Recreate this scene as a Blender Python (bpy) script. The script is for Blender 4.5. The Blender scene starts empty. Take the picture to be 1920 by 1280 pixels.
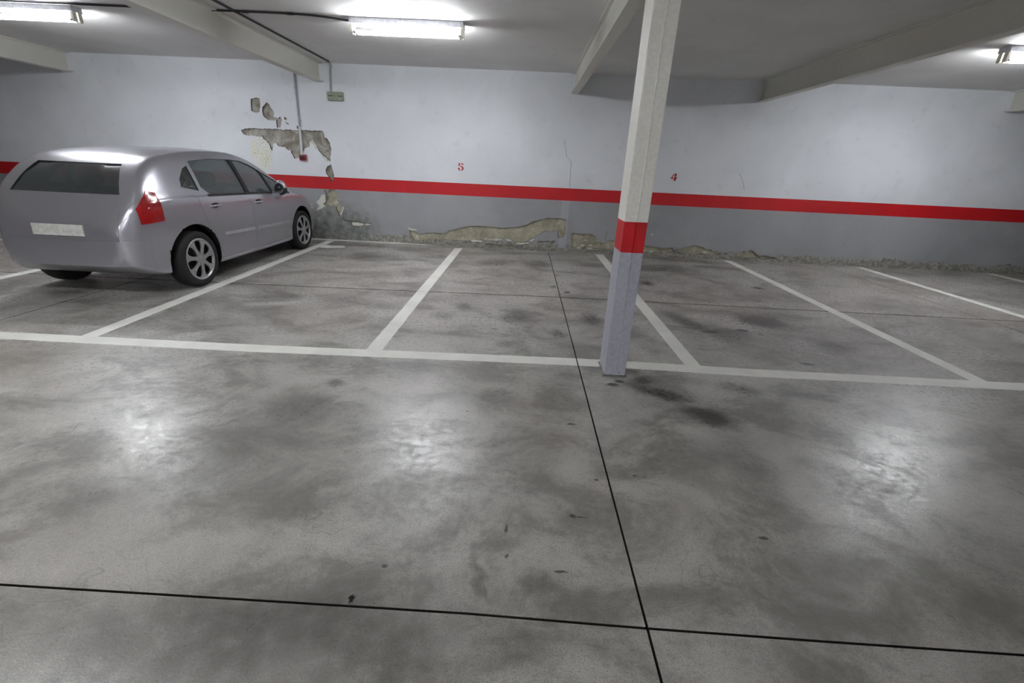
import bpy, bmesh, math, random
import numpy as np
from mathutils import Vector, Matrix
from mathutils.geometry import delaunay_2d_cdt
from mathutils.bvhtree import BVHTree
random.seed(7)
PI = math.pi
S = bpy.context.scene
COL = S.collection

# ------------------------------------------------------------------ camera
camd = bpy.data.cameras.new('camera'); cam = bpy.data.objects.new('camera', camd); COL.objects.link(cam)
camd.sensor_width = 36; camd.sensor_fit = 'HORIZONTAL'; camd.lens = 36*831.7/1920
camd.clip_start = 0.05
r = Vector((0.99863366, 0.02920718, 0.04333307)); u = Vector((-0.05102785, 0.36621119, 0.92913159)); f = Vector((-0.01126826, 0.93007328, -0.3672012))
M = Matrix(((r.x, u.x, -f.x, 0), (r.y, u.y, -f.y, 0), (r.z, u.z, -f.z, 1.5), (0, 0, 0, 1)))
cam.matrix_world = M
S.camera = cam
# ------------------------------------------------------------------ world, exposure
wd = bpy.data.worlds.new('world'); S.world = wd; wd.use_nodes = True
wd.node_tree.nodes['Background'].inputs[0].default_value = (0.5, 0.5, 0.5, 1)
wd.node_tree.nodes['Background'].inputs[1].default_value = 0.0
S.view_settings.view_transform = 'Standard'; S.view_settings.look = 'None'
S.view_settings.gamma = 1; S.view_settings.use_curve_mapping = False
S.view_settings.exposure = 1.27
S.cycles.max_bounces = 10; S.cycles.diffuse_bounces = 7
TUBE = 54.0        # brightness of the fluorescent tubes (two per batten)

# ------------------------------------------------------------------ helpers
def tag(o, label=None, cat=None, group=None, kind=None):
    if label: o['label'] = label
    if cat: o['category'] = cat
    if group: o['group'] = group
    if kind: o['kind'] = kind
    return o
def mesh_obj(name, me, mat=None, parent=None):
    o = bpy.data.objects.new(name, me); COL.objects.link(o)
    if mat and not me.materials: me.materials.append(mat)
    if parent: o.parent = parent
    return o
def obj(name, bm, mat=None, parent=None, smooth=None):
    me = bpy.data.meshes.new(name); bm.to_mesh(me); bm.free()
    if smooth is not None: smooth_mesh(me, smooth)
    return mesh_obj(name, me, mat, parent)
def smooth_mesh(me, ang=35):
    me.shade_smooth(); me.set_sharp_from_angle(angle=math.radians(ang))
def pydata(name, v, fc, mat=None, parent=None, smooth=None):
    me = bpy.data.meshes.new(name); me.from_pydata([tuple(p) for p in v], [], fc); me.update()
    if smooth is not None: smooth_mesh(me, smooth)
    return mesh_obj(name, me, mat, parent)
def box(bm, x0, x1, y0, y1, z0, z1, bev=0):
    vs = [bm.verts.new((x, y, z)) for x in (x0, x1) for y in (y0, y1) for z in (z0, z1)]
    fs = [bm.faces.new([vs[i] for i in q]) for q in ((0,1,3,2),(4,6,7,5),(0,4,5,1),(2,3,7,6),(0,2,6,4),(1,5,7,3))]
    if bev:
        es = list({e for q in fs for e in q.edges})
        bmesh.ops.bevel(bm, geom=es, offset=bev, segments=2, affect='EDGES', profile=.5)
def bx(x0, x1, y0, y1, z0, z1, bev=0):
    bm = bmesh.new(); box(bm, x0, x1, y0, y1, z0, z1, bev); bmesh.ops.recalc_face_normals(bm, faces=bm.faces[:]); return bm
def tube(pts, rad, seg=12, caps=True):
    pts = [Vector(p) for p in pts]; bm = bmesh.new(); rings = []
    for i, p in enumerate(pts):
        d = (pts[min(i+1, len(pts)-1)] - pts[max(i-1, 0)]).normalized()
        a = d.orthogonal().normalized() if i == 0 else (prev - d*prev.dot(d)).normalized()
        prev = a; b = d.cross(a)
        rr = rad[i] if isinstance(rad, (list, tuple)) else rad
        rings.append([bm.verts.new(p + (a*math.cos(t) + b*math.sin(t))*rr) for t in [2*PI*k/seg for k in range(seg)]])
    for A, B in zip(rings, rings[1:]):
        for k in range(seg): bm.faces.new((A[k], A[(k+1)%seg], B[(k+1)%seg], B[k]))
    if caps: bm.faces.new(rings[0][::-1]); bm.faces.new(rings[-1])
    bmesh.ops.recalc_face_normals(bm, faces=bm.faces[:])
    return bm
def lathe(prof, seg=40, axis='x'):
    """prof: list of (radius, axial) points; closed or open surface of revolution about X"""
    bm = bmesh.new(); rings = []
    for (rr, a) in prof:
        rings.append([bm.verts.new((a, rr*math.cos(2*PI*k/seg), rr*math.sin(2*PI*k/seg))) for k in range(seg)])
    for A, B in zip(rings, rings[1:]):
        for k in range(seg): bm.faces.new((A[k], A[(k+1)%seg], B[(k+1)%seg], B[k]))
    bmesh.ops.recalc_face_normals(bm, faces=bm.faces[:])
    return bm
def prism(poly, fn, d0, d1):
    """extrude a 2-D outline; fn(a, b, d) -> 3-D point"""
    bm = bmesh.new()
    A = [bm.verts.new(fn(a, b, d0)) for a, b in poly]; B = [bm.verts.new(fn(a, b, d1)) for a, b in poly]
    bm.faces.new(A); bm.faces.new(B[::-1]); n = len(poly)
    for i in range(n): bm.faces.new((A[i], B[i], B[(i+1)%n], A[(i+1)%n]))
    bmesh.ops.recalc_face_normals(bm, faces=bm.faces[:])
    return bm
def inside(p, poly):
    x, y = p; c = False; n = len(poly)
    for i in range(n):
        x1, y1 = poly[i]; x2, y2 = poly[(i+1)%n]
        if (y1 > y) != (y2 > y) and x < (x2-x1)*(y-y1)/(y2-y1)+x1: c = not c
    return c
def ragged(poly, seed, amp=.014, step=.016):
    rnd = random.Random(seed); d = densify(poly, step); n = len(d); out = []
    ph = [(rnd.uniform(0, 6.28), rnd.uniform(.8, 1.2)) for _ in range(6)]; L_ = 0; prev = Vector(d[0])
    for i, p in enumerate(d):
        p = Vector(p); L_ += (p-prev).length; prev = p
        q = Vector(d[(i+1) % n]) - Vector(d[i-1]); nr = Vector((-q.y, q.x)).normalized() if q.length > 0 else Vector((0, 0))
        o = sum(math.sin(L_*f*k+a)*w for (a, k), f, w in zip(ph, (18, 33, 61, 97, 160, 240), (.5, .45, .4, .3, .25, .2)))
        out.append(tuple(p + nr*(o*amp*.5 + rnd.uniform(-.002, .002))))
    return out
def densify(poly, step, jit=0, rnd=random):
    out = []
    n = len(poly)
    for i in range(n):
        a = Vector(poly[i]); b = Vector(poly[(i+1)%n]); k = max(1, int((b-a).length/step))
        nrm = Vector((-(b-a).y, (b-a).x)).normalized() if (b-a).length > 0 else Vector((0, 0))
        for j in range(k):
            p = a.lerp(b, j/k)
            if jit: p = p + nrm*rnd.uniform(-jit, jit)
            out.append((p.x, p.y))
    return out

# ------------------------------------------------------------------ materials
class NT:
    def __init__(s, name):
        s.m = bpy.data.materials.new(name); s.m.use_nodes = True; s.t = s.m.node_tree; s.b = s.t.nodes['Principled BSDF']
        s.co = s.n('ShaderNodeTexCoord').outputs['Object']
    def n(s, ty, **k):
        x = s.t.nodes.new(ty)
        for a, v in k.items(): setattr(x, a, v)
        return x
    def link(s, a, b): s.t.links.new(a, b)
    def put(s, sock, v):
        if isinstance(v, bpy.types.NodeSocket): s.link(v, sock)
        else: sock.default_value = v
    def noise(s, scale, detail=4, rough=.55, dist=0, vec=None, out='Fac'):
        x = s.n('ShaderNodeTexNoise'); x.inputs['Scale'].default_value = scale; x.inputs['Detail'].default_value = detail
        x.inputs['Roughness'].default_value = rough; x.inputs['Distortion'].default_value = dist
        s.link(vec or s.co, x.inputs['Vector']); return x.outputs[out]
    def map(s, loc=(0,0,0), rot=(0,0,0), sc=(1,1,1), vec=None):
        x = s.n('ShaderNodeMapping'); s.link(vec or s.co, x.inputs[0]); x.inputs[1].default_value = loc; x.inputs[2].default_value = rot; x.inputs[3].default_value = sc
        return x.outputs[0]
    def rng(s, v, a, b, c=0., d=1., smooth=True):
        x = s.n('ShaderNodeMapRange'); x.interpolation_type = 'SMOOTHSTEP' if smooth else 'LINEAR'
        s.put(x.inputs[0], v)
        for i, q in enumerate((a, b, c, d)): s.put(x.inputs[i+1], q)
        return x.outputs[0]
    def math(s, op, a, b=0.0, clamp=False):
        x = s.n('ShaderNodeMath', operation=op); x.use_clamp = clamp; s.put(x.inputs[0], a); s.put(x.inputs[1], b); return x.outputs[0]
    def mix(s, fac, a, b):
        x = s.n('ShaderNodeMix', data_type='RGBA'); s.put(x.inputs[0], fac)
        for i, v in ((6, a), (7, b)):
            if isinstance(v, tuple): x.inputs[i].default_value = (*v[:3], 1)
            else: s.link(v, x.inputs[i])
        return x.outputs[2]
    def xyz(s, vec=None):
        x = s.n('ShaderNodeSeparateXYZ'); s.link(vec or s.co, x.inputs[0]); return x.outputs
    def base(s, c): 
        if isinstance(c, tuple): s.b.inputs['Base Color'].default_value = (*c[:3], 1)
        else: s.link(c, s.b.inputs['Base Color'])
    def rough(s, v): s.put(s.b.inputs['Roughness'], v)
    def bump(s, h, strength=.3, dist=.01):
        x = s.n('ShaderNodeBump'); x.inputs['Strength'].default_value = strength; x.inputs['Distance'].default_value = dist
        s.link(h, x.inputs['Height']); s.link(x.outputs[0], s.b.inputs['Normal'])
def L(*c):   # sRGB 0-255 -> linear
    return tuple(((v/255)/12.92 if v/255 <= .04045 else ((v/255+.055)/1.055)**2.4) for v in c)
def simple(name, c, rough=.5, metal=0, var=.12, sc=30, bump=0, coat=0, spec=None):
    t = NT(name); n = t.noise(sc, 3)
    t.base(t.mix(t.rng(n, .3, .7), tuple(v*(1-var) for v in c), tuple(min(1, v*(1+var)) for v in c)))
    t.rough(t.rng(n, .2, .8, rough*.9, min(1, rough*1.1))); t.b.inputs['Metallic'].default_value = metal
    t.b.inputs['Coat Weight'].default_value = coat
    if spec is not None: t.b.inputs['Specular IOR Level'].default_value = spec
    if bump: t.bump(t.noise(sc*3, 4), bump, .004)
    return t.m

STAINS_SHADOW = [ # x, y, rx, ry, strength, rotation
 (1.85,4.62,.16,.34,.75,.35),(2.13,4.30,.30,.26,.6,0),(2.72,4.80,.30,.26,1.3,.3),(3.47,6.42,.10,.085,1.1,0),(1.84,6.37,.11,.22,.8,0),
 (.79,4.58,.15,.26,.8,0),(-.01,4.50,.22,.24,.6,.2),(.39,4.07,.11,.14,.65,0),(-.62,4.79,.13,.19,.6,.6),(-.78,4.44,.14,.15,.45,0),
 (-.42,7.33,.40,.35,.5,0),(-.09,3.73,.12,.12,.45,0),(1.07,2.93,.26,.10,1.05,-.5),(1.32,2.60,.22,.13,.95,-.6),(.99,3.13,.09,.09,1.0,0),(1.72,3.05,.19,.12,.6,-.3),  # entries running right from the column foot include its painted cast shadow
 (-1.38,2.42,.28,.26,.5,.4),(-.13,2.76,.15,.11,.5,.2),(-1.28,2.82,.09,.07,.7,0),(-.74,3.13,.28,.10,.35,0),(-2.5,7.3,.6,.36,.55,0),
 (.13,1.23,.09,.06,.55,0),(-.10,1.28,.035,.16,.45,.15),(-.72,1.02,.13,.07,.5,.7),(2.45,7.5,.62,.38,.6,0),(-2.8,4.8,.34,.22,.4,0),
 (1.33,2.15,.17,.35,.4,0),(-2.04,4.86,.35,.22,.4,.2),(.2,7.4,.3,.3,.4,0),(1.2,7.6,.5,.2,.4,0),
 (-.9,.98,1.2,.26,.55,.1),(1.7,1.3,.9,.45,.25,0),(-1.6,1.9,.5,.6,.25,0),(3.1,4.1,.25,.18,.5,.3),(-.55,2.05,.24,.07,.3,.5),(-3.0,8.3,.5,.16,.55,0),(.15,8.35,.9,.12,.4,0),(3.2,8.3,.8,.14,.5,0),(-1.9,1.6,.3,.2,.4,0)]  # the first, broad ellipses darken the near floor
SPOTS = [(.30,1.63,.016,.013),(.34,1.625,.03,.004),(-.005,1.53,.008,.028),(.002,1.38,.010,.012),(-.48,1.30,.013,.008),(1.15,1.56,.026,.010),(.74,3.02,.05,.03),(.80,3.08,.04,.03),
 (.37,2.43,.035,.01),(-.30,2.52,.014,.006),(.45,1.9,.012,.008),(.66,1.95,.01,.008),(2.55,3.62,.07,.03),(1.98,4.35,.1,.05),(2.36,4.45,.07,.05),(2.5,4.35,.03,.03),(.55,6.6,.04,.03),(.45,5.9,.05,.04),(.62,5.65,.05,.05),
 (-2.05,3.36,.035,.02),(.0,3.4,.03,.015),(.22,1.32,.03,.006)]
def ellipse_chain(t, lst, vec, soft0, soft1, wgt):
    acc = None
    for e in lst:
        x, y, rx, ry = e[:4]; st = e[4] if len(e) > 4 else 1; ro = e[5] if len(e) > 5 else 0
        c, s_ = math.cos(ro), math.sin(ro)
        # inverse map: scale * (rotate(-ro) * (p - c)); Mapping POINT does scale, rotate, translate so use TEXTURE type
        m = t.n('ShaderNodeMapping', vector_type='TEXTURE'); t.link(vec, m.inputs[0])
        m.inputs[1].default_value = (x, y, 0); m.inputs[2].default_value = (0, 0, ro); m.inputs[3].default_value = (rx, ry, 1000)
        ln = t.n('ShaderNodeVectorMath', operation='LENGTH'); t.link(m.outputs[0], ln.inputs[0])
        v = t.rng(ln.outputs['Value'], soft0, soft1, st*wgt, 0.)
        acc = v if acc is None else t.math('MAXIMUM', acc, v)
    return acc
def concrete(name, floor_marks=True, c0=L(136,133,128), c1=L(206,204,199), dark=L(62,59,55)):
    t = NT(name)
    an = t.map(loc=(3.7, 1.9, .4), sc=(.8, 1.15, 1), rot=(0, 0, .12))
    big = t.noise(.9, 5, .6, .6); mid = t.noise(2.3, 7, .66, .5, vec=an); fine = t.noise(24, 5, .7); grit = t.noise(150, 3, .8)
    v = t.math('ADD', t.math('MULTIPLY', big, .25), t.math('MULTIPLY', mid, .75))
    col = t.mix(t.rng(v, .38, .62), c0, c1)
    col = t.mix(t.rng(fine, .35, .75, 0., .42), col, L(98,95,90))
    col = t.mix(t.rng(grit, .42, .75, 0., .62), col, L(70,68,64))
    col = t.mix(t.rng(t.noise(5, 5, .65, .6), .55, .8, 0., .45), col, L(204,203,199))
    warm = t.noise(.6, 3, .5); col = t.mix(t.rng(warm, .45, .7, 0., .20), col, L(140,127,108))
    if floor_marks:
        # wobble the lookup so blots get ragged edges
        wob = t.n('ShaderNodeVectorMath', operation='MULTIPLY_ADD')
        t.link(t.noise(5, 5, .65, .3, out='Color'), wob.inputs[0]); wob.inputs[1].default_value = (.20, .22, 0)
        sub = t.n('ShaderNodeVectorMath', operation='SUBTRACT'); t.link(t.co, sub.inputs[0]); sub.inputs[1].default_value = (.10, .11, 0)
        t.link(sub.outputs[0], wob.inputs[2])
        a = ellipse_chain(t, STAINS_SHADOW, wob.outputs[0], .15, 1.3, 1.1)
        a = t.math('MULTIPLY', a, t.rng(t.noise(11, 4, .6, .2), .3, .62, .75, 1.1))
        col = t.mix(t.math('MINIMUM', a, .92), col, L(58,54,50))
        wob2 = t.n('ShaderNodeVectorMath', operation='MULTIPLY_ADD')
        t.link(t.noise(60, 3, .6, 0, out='Color'), wob2.inputs[0]); wob2.inputs[1].default_value = (.02, .02, 0)
        sub2 = t.n('ShaderNodeVectorMath', operation='SUBTRACT'); t.link(t.co, sub2.inputs[0]); sub2.inputs[1].default_value = (.01, .01, 0)
        t.link(sub2.outputs[0], wob2.inputs[2])
        b = ellipse_chain(t, SPOTS, wob2.outputs[0], .6, 1.2, .85)
        # spatter round the oil leak on the right and the middle of the left bay
        sp = t.rng(t.noise(16, 2, .5, .3, vec=t.map(sc=(.7, 1.6, 1))), .60, .66)
        area = ellipse_chain(t, [(2.75, 4.85, .55, .55, 1), (-.18, 4.35, .5, .45, .8)], t.co, .5, 1.1, .8)
        b = t.math('MAXIMUM', b, t.math('MULTIPLY', sp, area))
        col = t.mix(b, col, L(38,35,33))
    vor = t.n('ShaderNodeTexVoronoi', feature='DISTANCE_TO_EDGE'); vor.inputs['Scale'].default_value = 2.3
    t.link(t.noise(2.0, 3, .5, 0, out='Color'), vor.inputs['Vector'])
    scr = t.math('MULTIPLY', t.rng(vor.outputs['Distance'], .0, .012, .35, 0.), t.rng(t.noise(1.7, 2), .5, .62))
    col = t.mix(scr, col, L(86,84,80))
    t.base(col)
    t.rough(t.math('ADD', t.rng(mid, .34, .66, .34, .25), t.rng(fine, .35, .7, -.03, .12)))
    t.b.inputs['Specular IOR Level'].default_value = .6
    t.bump(t.math('ADD', t.math('MULTIPLY', grit, .4), fine), .22, .0035)
    return t.m
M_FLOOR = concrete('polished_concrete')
M_JOINT = simple('dark_joint', L(38,36,33), .9)
t = NT('floor_line_paint')
n1 = t.noise(30, 6, .75, .4); n2 = t.noise(3, 3)
c = t.mix(t.rng(n2, .3, .7), L(226,226,220), L(240,240,234)); c = t.mix(t.rng(n1, .60, .72, 0., .6), c, L(140,138,132))
t.base(c); t.rough(.55); M_LINE = t.m
def wallpaint(name, c, var=.05, dirt=L(140,138,130), amt=.18, rough=.7):
    t = NT(name)
    a = t.noise(.8, 4, .55, .4); b_ = t.noise(5, 5, .6); g = t.noise(90, 3, .6)
    col = t.mix(t.rng(a, .3, .7), tuple(v*(1-var*1.4) for v in c), tuple(min(.93, v*(1+var)) for v in c))
    col = t.mix(t.rng(b_, .56, .8, 0., amt), col, dirt)
    t.base(col); t.rough(rough); t.bump(t.math('ADD', g, t.math('MULTIPLY', b_, 3)), .12, .006)
    return t, col
t, col = wallpaint('white_wall_paint', L(222,225,230))
m = t.n('ShaderNodeMapping', vector_type='TEXTURE'); t.link(t.co, m.inputs[0]); m.inputs[1].default_value = (-4.93, 8.8, 1.52); m.inputs[3].default_value = (.24, 1000, .36)
ln = t.n('ShaderNodeVectorMath', operation='LENGTH'); t.link(m.outputs[0], ln.inputs[0])
cream = t.math('MULTIPLY', t.rng(ln.outputs['Value'], .5, 1.1, 1., 0.), t.rng(t.noise(9, 5, .7), .35, .6, .2, 1.))
col = t.mix(cream, col, t.mix(t.rng(t.noise(34, 4, .7), .5, .66), L(226,225,206), L(158,154,132)))
t.base(col); M_WHITE = t.m
M_RED = wallpaint('red_band_paint', L(184,6,18), .08, L(140,16,24), .2, .6)[0].m
t, col = wallpaint('grey_dado_paint', L(151,152,155), .07, L(128,130,130), .3)
X = t.xyz()
# damp, dirty cement-toned bottom edge and the soot-grey damp area in the left corner
hh = t.math('ADD', X[2], t.math('MULTIPLY', t.noise(3.2, 5, .65), -.30))
low = t.math('MAXIMUM', t.rng(hh, .0, -.035), t.math('MULTIPLY', t.rng(X[2], .20, .05), t.rng(t.noise(4, 5, .65), .3, .6, .35, .9)))
mort = t.mix(t.rng(t.noise(18, 6, .75), .35, .7), L(104,102,96), L(170,167,158))
col = t.mix(low, col, mort)
m = t.n('ShaderNodeMapping', vector_type='TEXTURE'); wv = t.n('ShaderNodeVectorMath', operation='MULTIPLY_ADD')
t.link(t.noise(3, 5, .65, out='Color'), wv.inputs[0]); wv.inputs[1].default_value = (.5, 0, .4); t.link(t.co, wv.inputs[2]); t.link(wv.outputs[0], m.inputs[0])
m.inputs[1].default_value = (-3.45, 8.8, .40); m.inputs[3].default_value = (1.0, 1000, .55)
ln = t.n('ShaderNodeVectorMath', operation='LENGTH'); t.link(m.outputs[0], ln.inputs[0])
damp = t.math('MULTIPLY', t.rng(ln.outputs['Value'], .55, 1.1, .95, 0.), t.rng(t.noise(6, 5, .7, .5), .25, .6, .5, 1.))
col = t.mix(damp, col, t.mix(t.rng(t.noise(9, 5, .7), .35, .7), L(96,98,96), L(140,141,137)))
edge = t.math('ADD', X[0], t.math('MULTIPLY', t.noise(9, 3), .03))
strip = t.math('MULTIPLY', t.rng(edge, .70, .73, 0., 1.), t.rng(edge, .86, .875, .55, 0.))
col = t.mix(strip, col, L(168,171,178))
t.base(col); M_DADO = t.m
t = NT('bare_render'); X = t.xyz()
a = t.noise(3.2, 5, .65, .8); b_ = t.noise(22, 6, .75)
tan = t.mix(t.rng(a, .3, .7), L(144,140,122), L(182,176,156)); gry = t.mix(t.rng(a, .35, .65), L(126,119,106), L(186,184,178))
col = t.mix(t.rng(X[2], .9, 1.1), tan, gry)
col = t.mix(t.rng(b_, .45, .75, 0., .7), col, L(108,103,92)); col = t.mix(t.rng(t.noise(6, 5, .7, 1), .58, .68, 0., .8), col, L(206,203,194))
t.base(col); t.rough(.95); t.bump(b_, .7, .012); M_RENDER = t.m
M_EDGE_SHADE = simple('shaded_plaster_edge', L(96,92,82), .95, var=.3)  # raw plaster rim, darkened to paint the shadow line round bare patches
M_FLAKE = simple('loose_plaster', L(206,206,197), .85, bump=.4)
M_MORTAR = simple('rough_mortar', L(128,125,117), .95, var=.35, sc=14, bump=.8)
t, c_ = wallpaint('ceiling_paint', L(214,213,212), .05, L(178,175,168), .35); M_CEIL = t.m
t, c_ = wallpaint('beam_paint', L(214,213,205), .04, L(180,176,164), .25, .55); M_BEAM = t.m
t = NT('column_paint'); X = t.xyz()     # flat painted bands: white above, red, grey below
n = t.noise(40, 4, .65); n2 = t.noise(4, 4)
wv = t.math('ADD', X[2], t.math('MULTIPLY', t.math('SUBTRACT', n2, .5), .006))
w_ = t.mix(t.rng(n, .3, .7), L(236,234,226), L(246,245,238)); r_ = t.mix(t.rng(n2, .3, .7), L(190,6,20), L(204,14,28)); g_ = t.mix(t.rng(n, .3, .7), L(168,169,180), L(184,185,196))
st = lambda z: t.rng(wv, z-.0015, z+.0015)
col = t.mix(st(1.178), t.mix(st(.967), g_, r_), w_)
chip = t.math('MULTIPLY', t.rng(t.noise(24, 5, .75), .60, .66), t.rng(X[2], .16, .0, 0., .9))
chip = t.math('MAXIMUM', chip, t.rng(t.noise(55, 3, .7), .80, .84, 0., .3))
col = t.mix(chip, col, L(96,92,90)); t.base(col); t.rough(.5); t.bump(n, .15, .003); M_COLM = t.m
M_GALV = simple('housing_enamel', L(205,206,212), .45)
M_HOLD = simple('ivory_plastic', L(206,202,186), .5)
M_PIPE = simple('black_pipe', L(40,40,42), .55); M_PIPEG = simple('grey_pipe', L(158,160,164), .6); M_PIPEW = simple('white_pipe', L(205,206,204), .55)
M_BOX = simple('sage_grey_plastic', L(146,149,132), .55); M_REDBOX = simple('red_alarm_plastic', L(140,16,22), .4); M_DARKRED = simple('dark_red_button', L(52,10,14), .4)
M_LEAF = simple('dry_leaf', L(40,32,24), .8)
t = NT('fluorescent_tube'); t.b.inputs['Base Color'].default_value = (1, 1, 1, 1); t.b.inputs['Emission Color'].default_value = (.945, .972, 1.0, 1); t.b.inputs['Emission Strength'].default_value = TUBE; M_TUBE = t.m
# car
t = NT('silver_paint'); n = t.noise(900, 2, .5)
t.base(t.mix(t.rng(n, .35, .65), L(166,165,173), L(188,187,195))); t.b.inputs['Metallic'].default_value = .72; t.rough(.30); t.b.inputs['Coat Weight'].default_value = .7; t.b.inputs['Coat Roughness'].default_value = .06; M_SILVER = t.m
M_BLACK = simple('black_trim', L(24,24,26), .55); M_WELL = simple('wheel_well_black', L(12,12,12), .9); M_RUB = simple('tyre_rubber', L(22,22,23), .75, bump=.3)
M_RIM = simple('silver_wheel_cover', L(178,178,182), .3, .7, coat=.4); M_CABIN = simple('dark_cabin_fabric', L(46,45,48), .9); M_CHROME = simple('satin_chrome', L(200,200,205), .2, .9)
M_LENS = simple('red_lamp_lens', L(150,14,18), .15, coat=1); M_HEAD = simple('headlamp_lens', L(190,195,200), .1, .3, coat=1); M_MIRR = simple('mirror_glass', L(190,195,200), .05, 1)
M_MOULD_LIT = simple('lit_top_moulding', L(186,186,192), .3, .5, coat=.6)  # body-colour strip made lighter to stand for its lit top
M_PLATE = simple('blank_number_plate', L(205,205,200), .5)
t = NT('tinted_glass'); t.base((.36, .40, .41)); t.rough(.02); t.b.inputs['Transmission Weight'].default_value = .9; t.b.inputs['IOR'].default_value = 1.1
t.b.inputs['Coat Weight'].default_value = 1; t.b.inputs['Coat Roughness'].default_value = .02; M_GLASS = t.m

# ------------------------------------------------------------------ floor slabs
XS = [-13.2, -9.9, -4.69, .513, 5.72, 10.9, 12.2]
def jn(x): return float(np.interp(x, [-13, -.9, .03, .515, .93, 12], [1.16, 1.124, 1.119, 1.103, 1.095, .98]))
def jf(x): return float(np.interp(x, [-13, -3.27, -1.16, .48, 3.09, 12], [5.23, 5.283, 5.343, 5.392, 5.36, 5.30]))
DW, WA = 8.7538, -.01383
def wy(x): return DW + WA*x
YS = [lambda x: -6.2, lambda x: -3.1, jn, jf, lambda x: wy(x) + .05]
floor = obj('floor', bx(-13.2, 12.2, -6.2, 9.2, -.25, -.03), M_JOINT); tag(floor, kind='structure')
G = .0048
GY = [0, .004, .0048, .0085, 0]
for i in range(len(XS)-1):
    for j in range(4):
        xs = [XS[i]+G] + [x for x in np.linspace(XS[i], XS[i+1], 9)[1:-1]] + [XS[i+1]-G]
        poly = [(x, YS[j](x)+GY[j]) for x in xs] + [(x, YS[j+1](x)-GY[j+1]) for x in xs[::-1]]
        bm = prism(poly, lambda a, b, d: (a, b, d), -.03, 0)
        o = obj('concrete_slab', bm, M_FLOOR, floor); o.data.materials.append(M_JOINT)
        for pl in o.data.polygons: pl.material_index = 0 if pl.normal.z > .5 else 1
# painted bay lines (cut where the saw joints run)
def line_piece(poly, label):
    rnd = random.Random(str(poly[0])); p = densify(poly, .05, .0022, rnd)
    o = obj('painted_line', prism(p, lambda a, b, d: (a, b, d), .0, .0022), M_LINE, floor)
    if label: o['label'] = label
def lng(x0a, x1a, ya, x0b, x1b, yb, label, end=None):
    """a line running from y=ya (near) to yb (far), split at the far joint"""
    def X0(y): return x0a + (x0b-x0a)*(y-ya)/(yb-ya)
    def X1(y): return x1a + (x1b-x1a)*(y-ya)/(yb-ya)
    j = jf((x0a+x1b)/2)
    for a, b in ((ya, j-.004), (j+.004, yb)):
        line_piece([(X0(a), a), (X1(a), a), (X1(b), b), (X0(b), b)], label)
def cy(x): return float(np.interp(x, [-2.2, 0, .7, 2.1], [3.348, 3.40, 3.412, 3.372]))
yB = 8.56
lng(-3.70, -3.565, cy(-3)+.07, -3.775, -3.64, 8.60, 'white bay line beside the silver car')
lng(-1.274, -1.140, cy(-1.2)+.07, -1.273, -1.13, 8.50, 'white bay line under the red number 5, running to the wall')
lng(1.429, 1.560, cy(1.5)+.07, 1.410, 1.560, 8.54, 'white bay line running behind the column')
lng(3.80, 3.94, cy(3.9)+.07, 3.875, 4.01, 8.58, 'white bay line at the right edge of bay 4')
lng(6.35, 6.49, cy(6)+.07, 6.35, 6.49, 8.55, None); lng(8.8, 8.94, cy(8)+.07, 8.8, 8.94, 8.55, None)
lng(-6.25, -6.11, cy(-6)+.07, -6.25, -6.11, 8.7, None); lng(-8.7, -8.56, cy(-8)+.07, -8.7, -8.56, 8.7, None)
for a, b in ((-12.9, -4.69-G), (-4.69+G, .513-G), (.513+G, 5.72-G), (5.72+G, 11.8)):
    xs = list(np.linspace(a, b, 12))
    line_piece([(x, cy(x)-.075) for x in xs] + [(x, cy(x)+.0705) for x in xs[::-1]], 'long white line across the fronts of the bays')
sm = [(-3.66,8.20),(-3.474,8.11),(-3.38,8.15),(-3.27,8.14),(-3.20,8.05),(-3.237,7.95),(-3.36,7.93),(-3.45,7.86),(-3.60,7.90),(-3.63,8.02)]
o = obj('paint_smear', prism(densify(sm, .03, .012, random.Random(3)), lambda a, b, d: (a, b, d), .0, .003), M_LINE, floor); o['label'] = 'splash of white paint beside the bay line'
sm = [(-4.3, wy(-4.3)-.10), (-3.7, wy(-3.7)-.14), (-3.0, wy(-3)-.13), (-2.3, wy(-2.3)-.10), (-1.6, wy(-1.6)-.05), (-1.6, wy(-1.6)), (-4.3, wy(-4.3))]
o = obj('paint_smear', prism(densify(sm, .05, .012, random.Random(4)), lambda a, b, d: (a, b, d), .0, .003), M_LINE, floor); o['label'] = 'white paint spilt along the foot of the wall'

# ------------------------------------------------------------------ back wall
ZC = 3.02
def Wp(x, z, off): return (x, wy(x) - off, z)
Z1, Z2 = 1.1617, .9423
wall = obj('wall_back', prism([(-13.2, -.03), (12.2, -.03), (12.2, ZC), (-13.2, ZC)], lambda a, b, d: Wp(a, b, d), -.030, -.35), M_RENDER); tag(wall, kind='structure')
P = {}
P['U1']=[(-4.975,2.407),(-4.873,2.437),(-4.806,2.431),(-4.820,2.295),(-4.854,2.208),(-4.914,2.197),(-4.998,2.219)]
P['U2']=[(-4.780,2.296),(-4.736,2.332),(-4.691,2.368),(-4.648,2.335),(-4.628,2.276),(-4.594,2.244),(-4.583,2.193),(-4.602,2.131),(-4.553,2.133),(-4.526,2.117),(-4.483,2.145),(-4.457,2.120),(-4.484,2.006),(-4.499,1.970),(-4.569,1.967),(-4.560,2.090),(-4.640,2.078),(-4.708,2.084),(-4.761,2.116),(-4.793,2.158),(-4.792,2.227)]
P['U3']=[(-4.404,2.148),(-4.359,2.124),(-4.372,2.097),(-4.409,2.113)]
P['U4']=[(-4.396,2.070),(-4.322,2.038),(-4.344,2.020),(-4.389,2.053)]
P['U5']=[(-4.199,2.008),(-4.160,2.001),(-4.166,1.961),(-4.195,1.960)]
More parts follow.
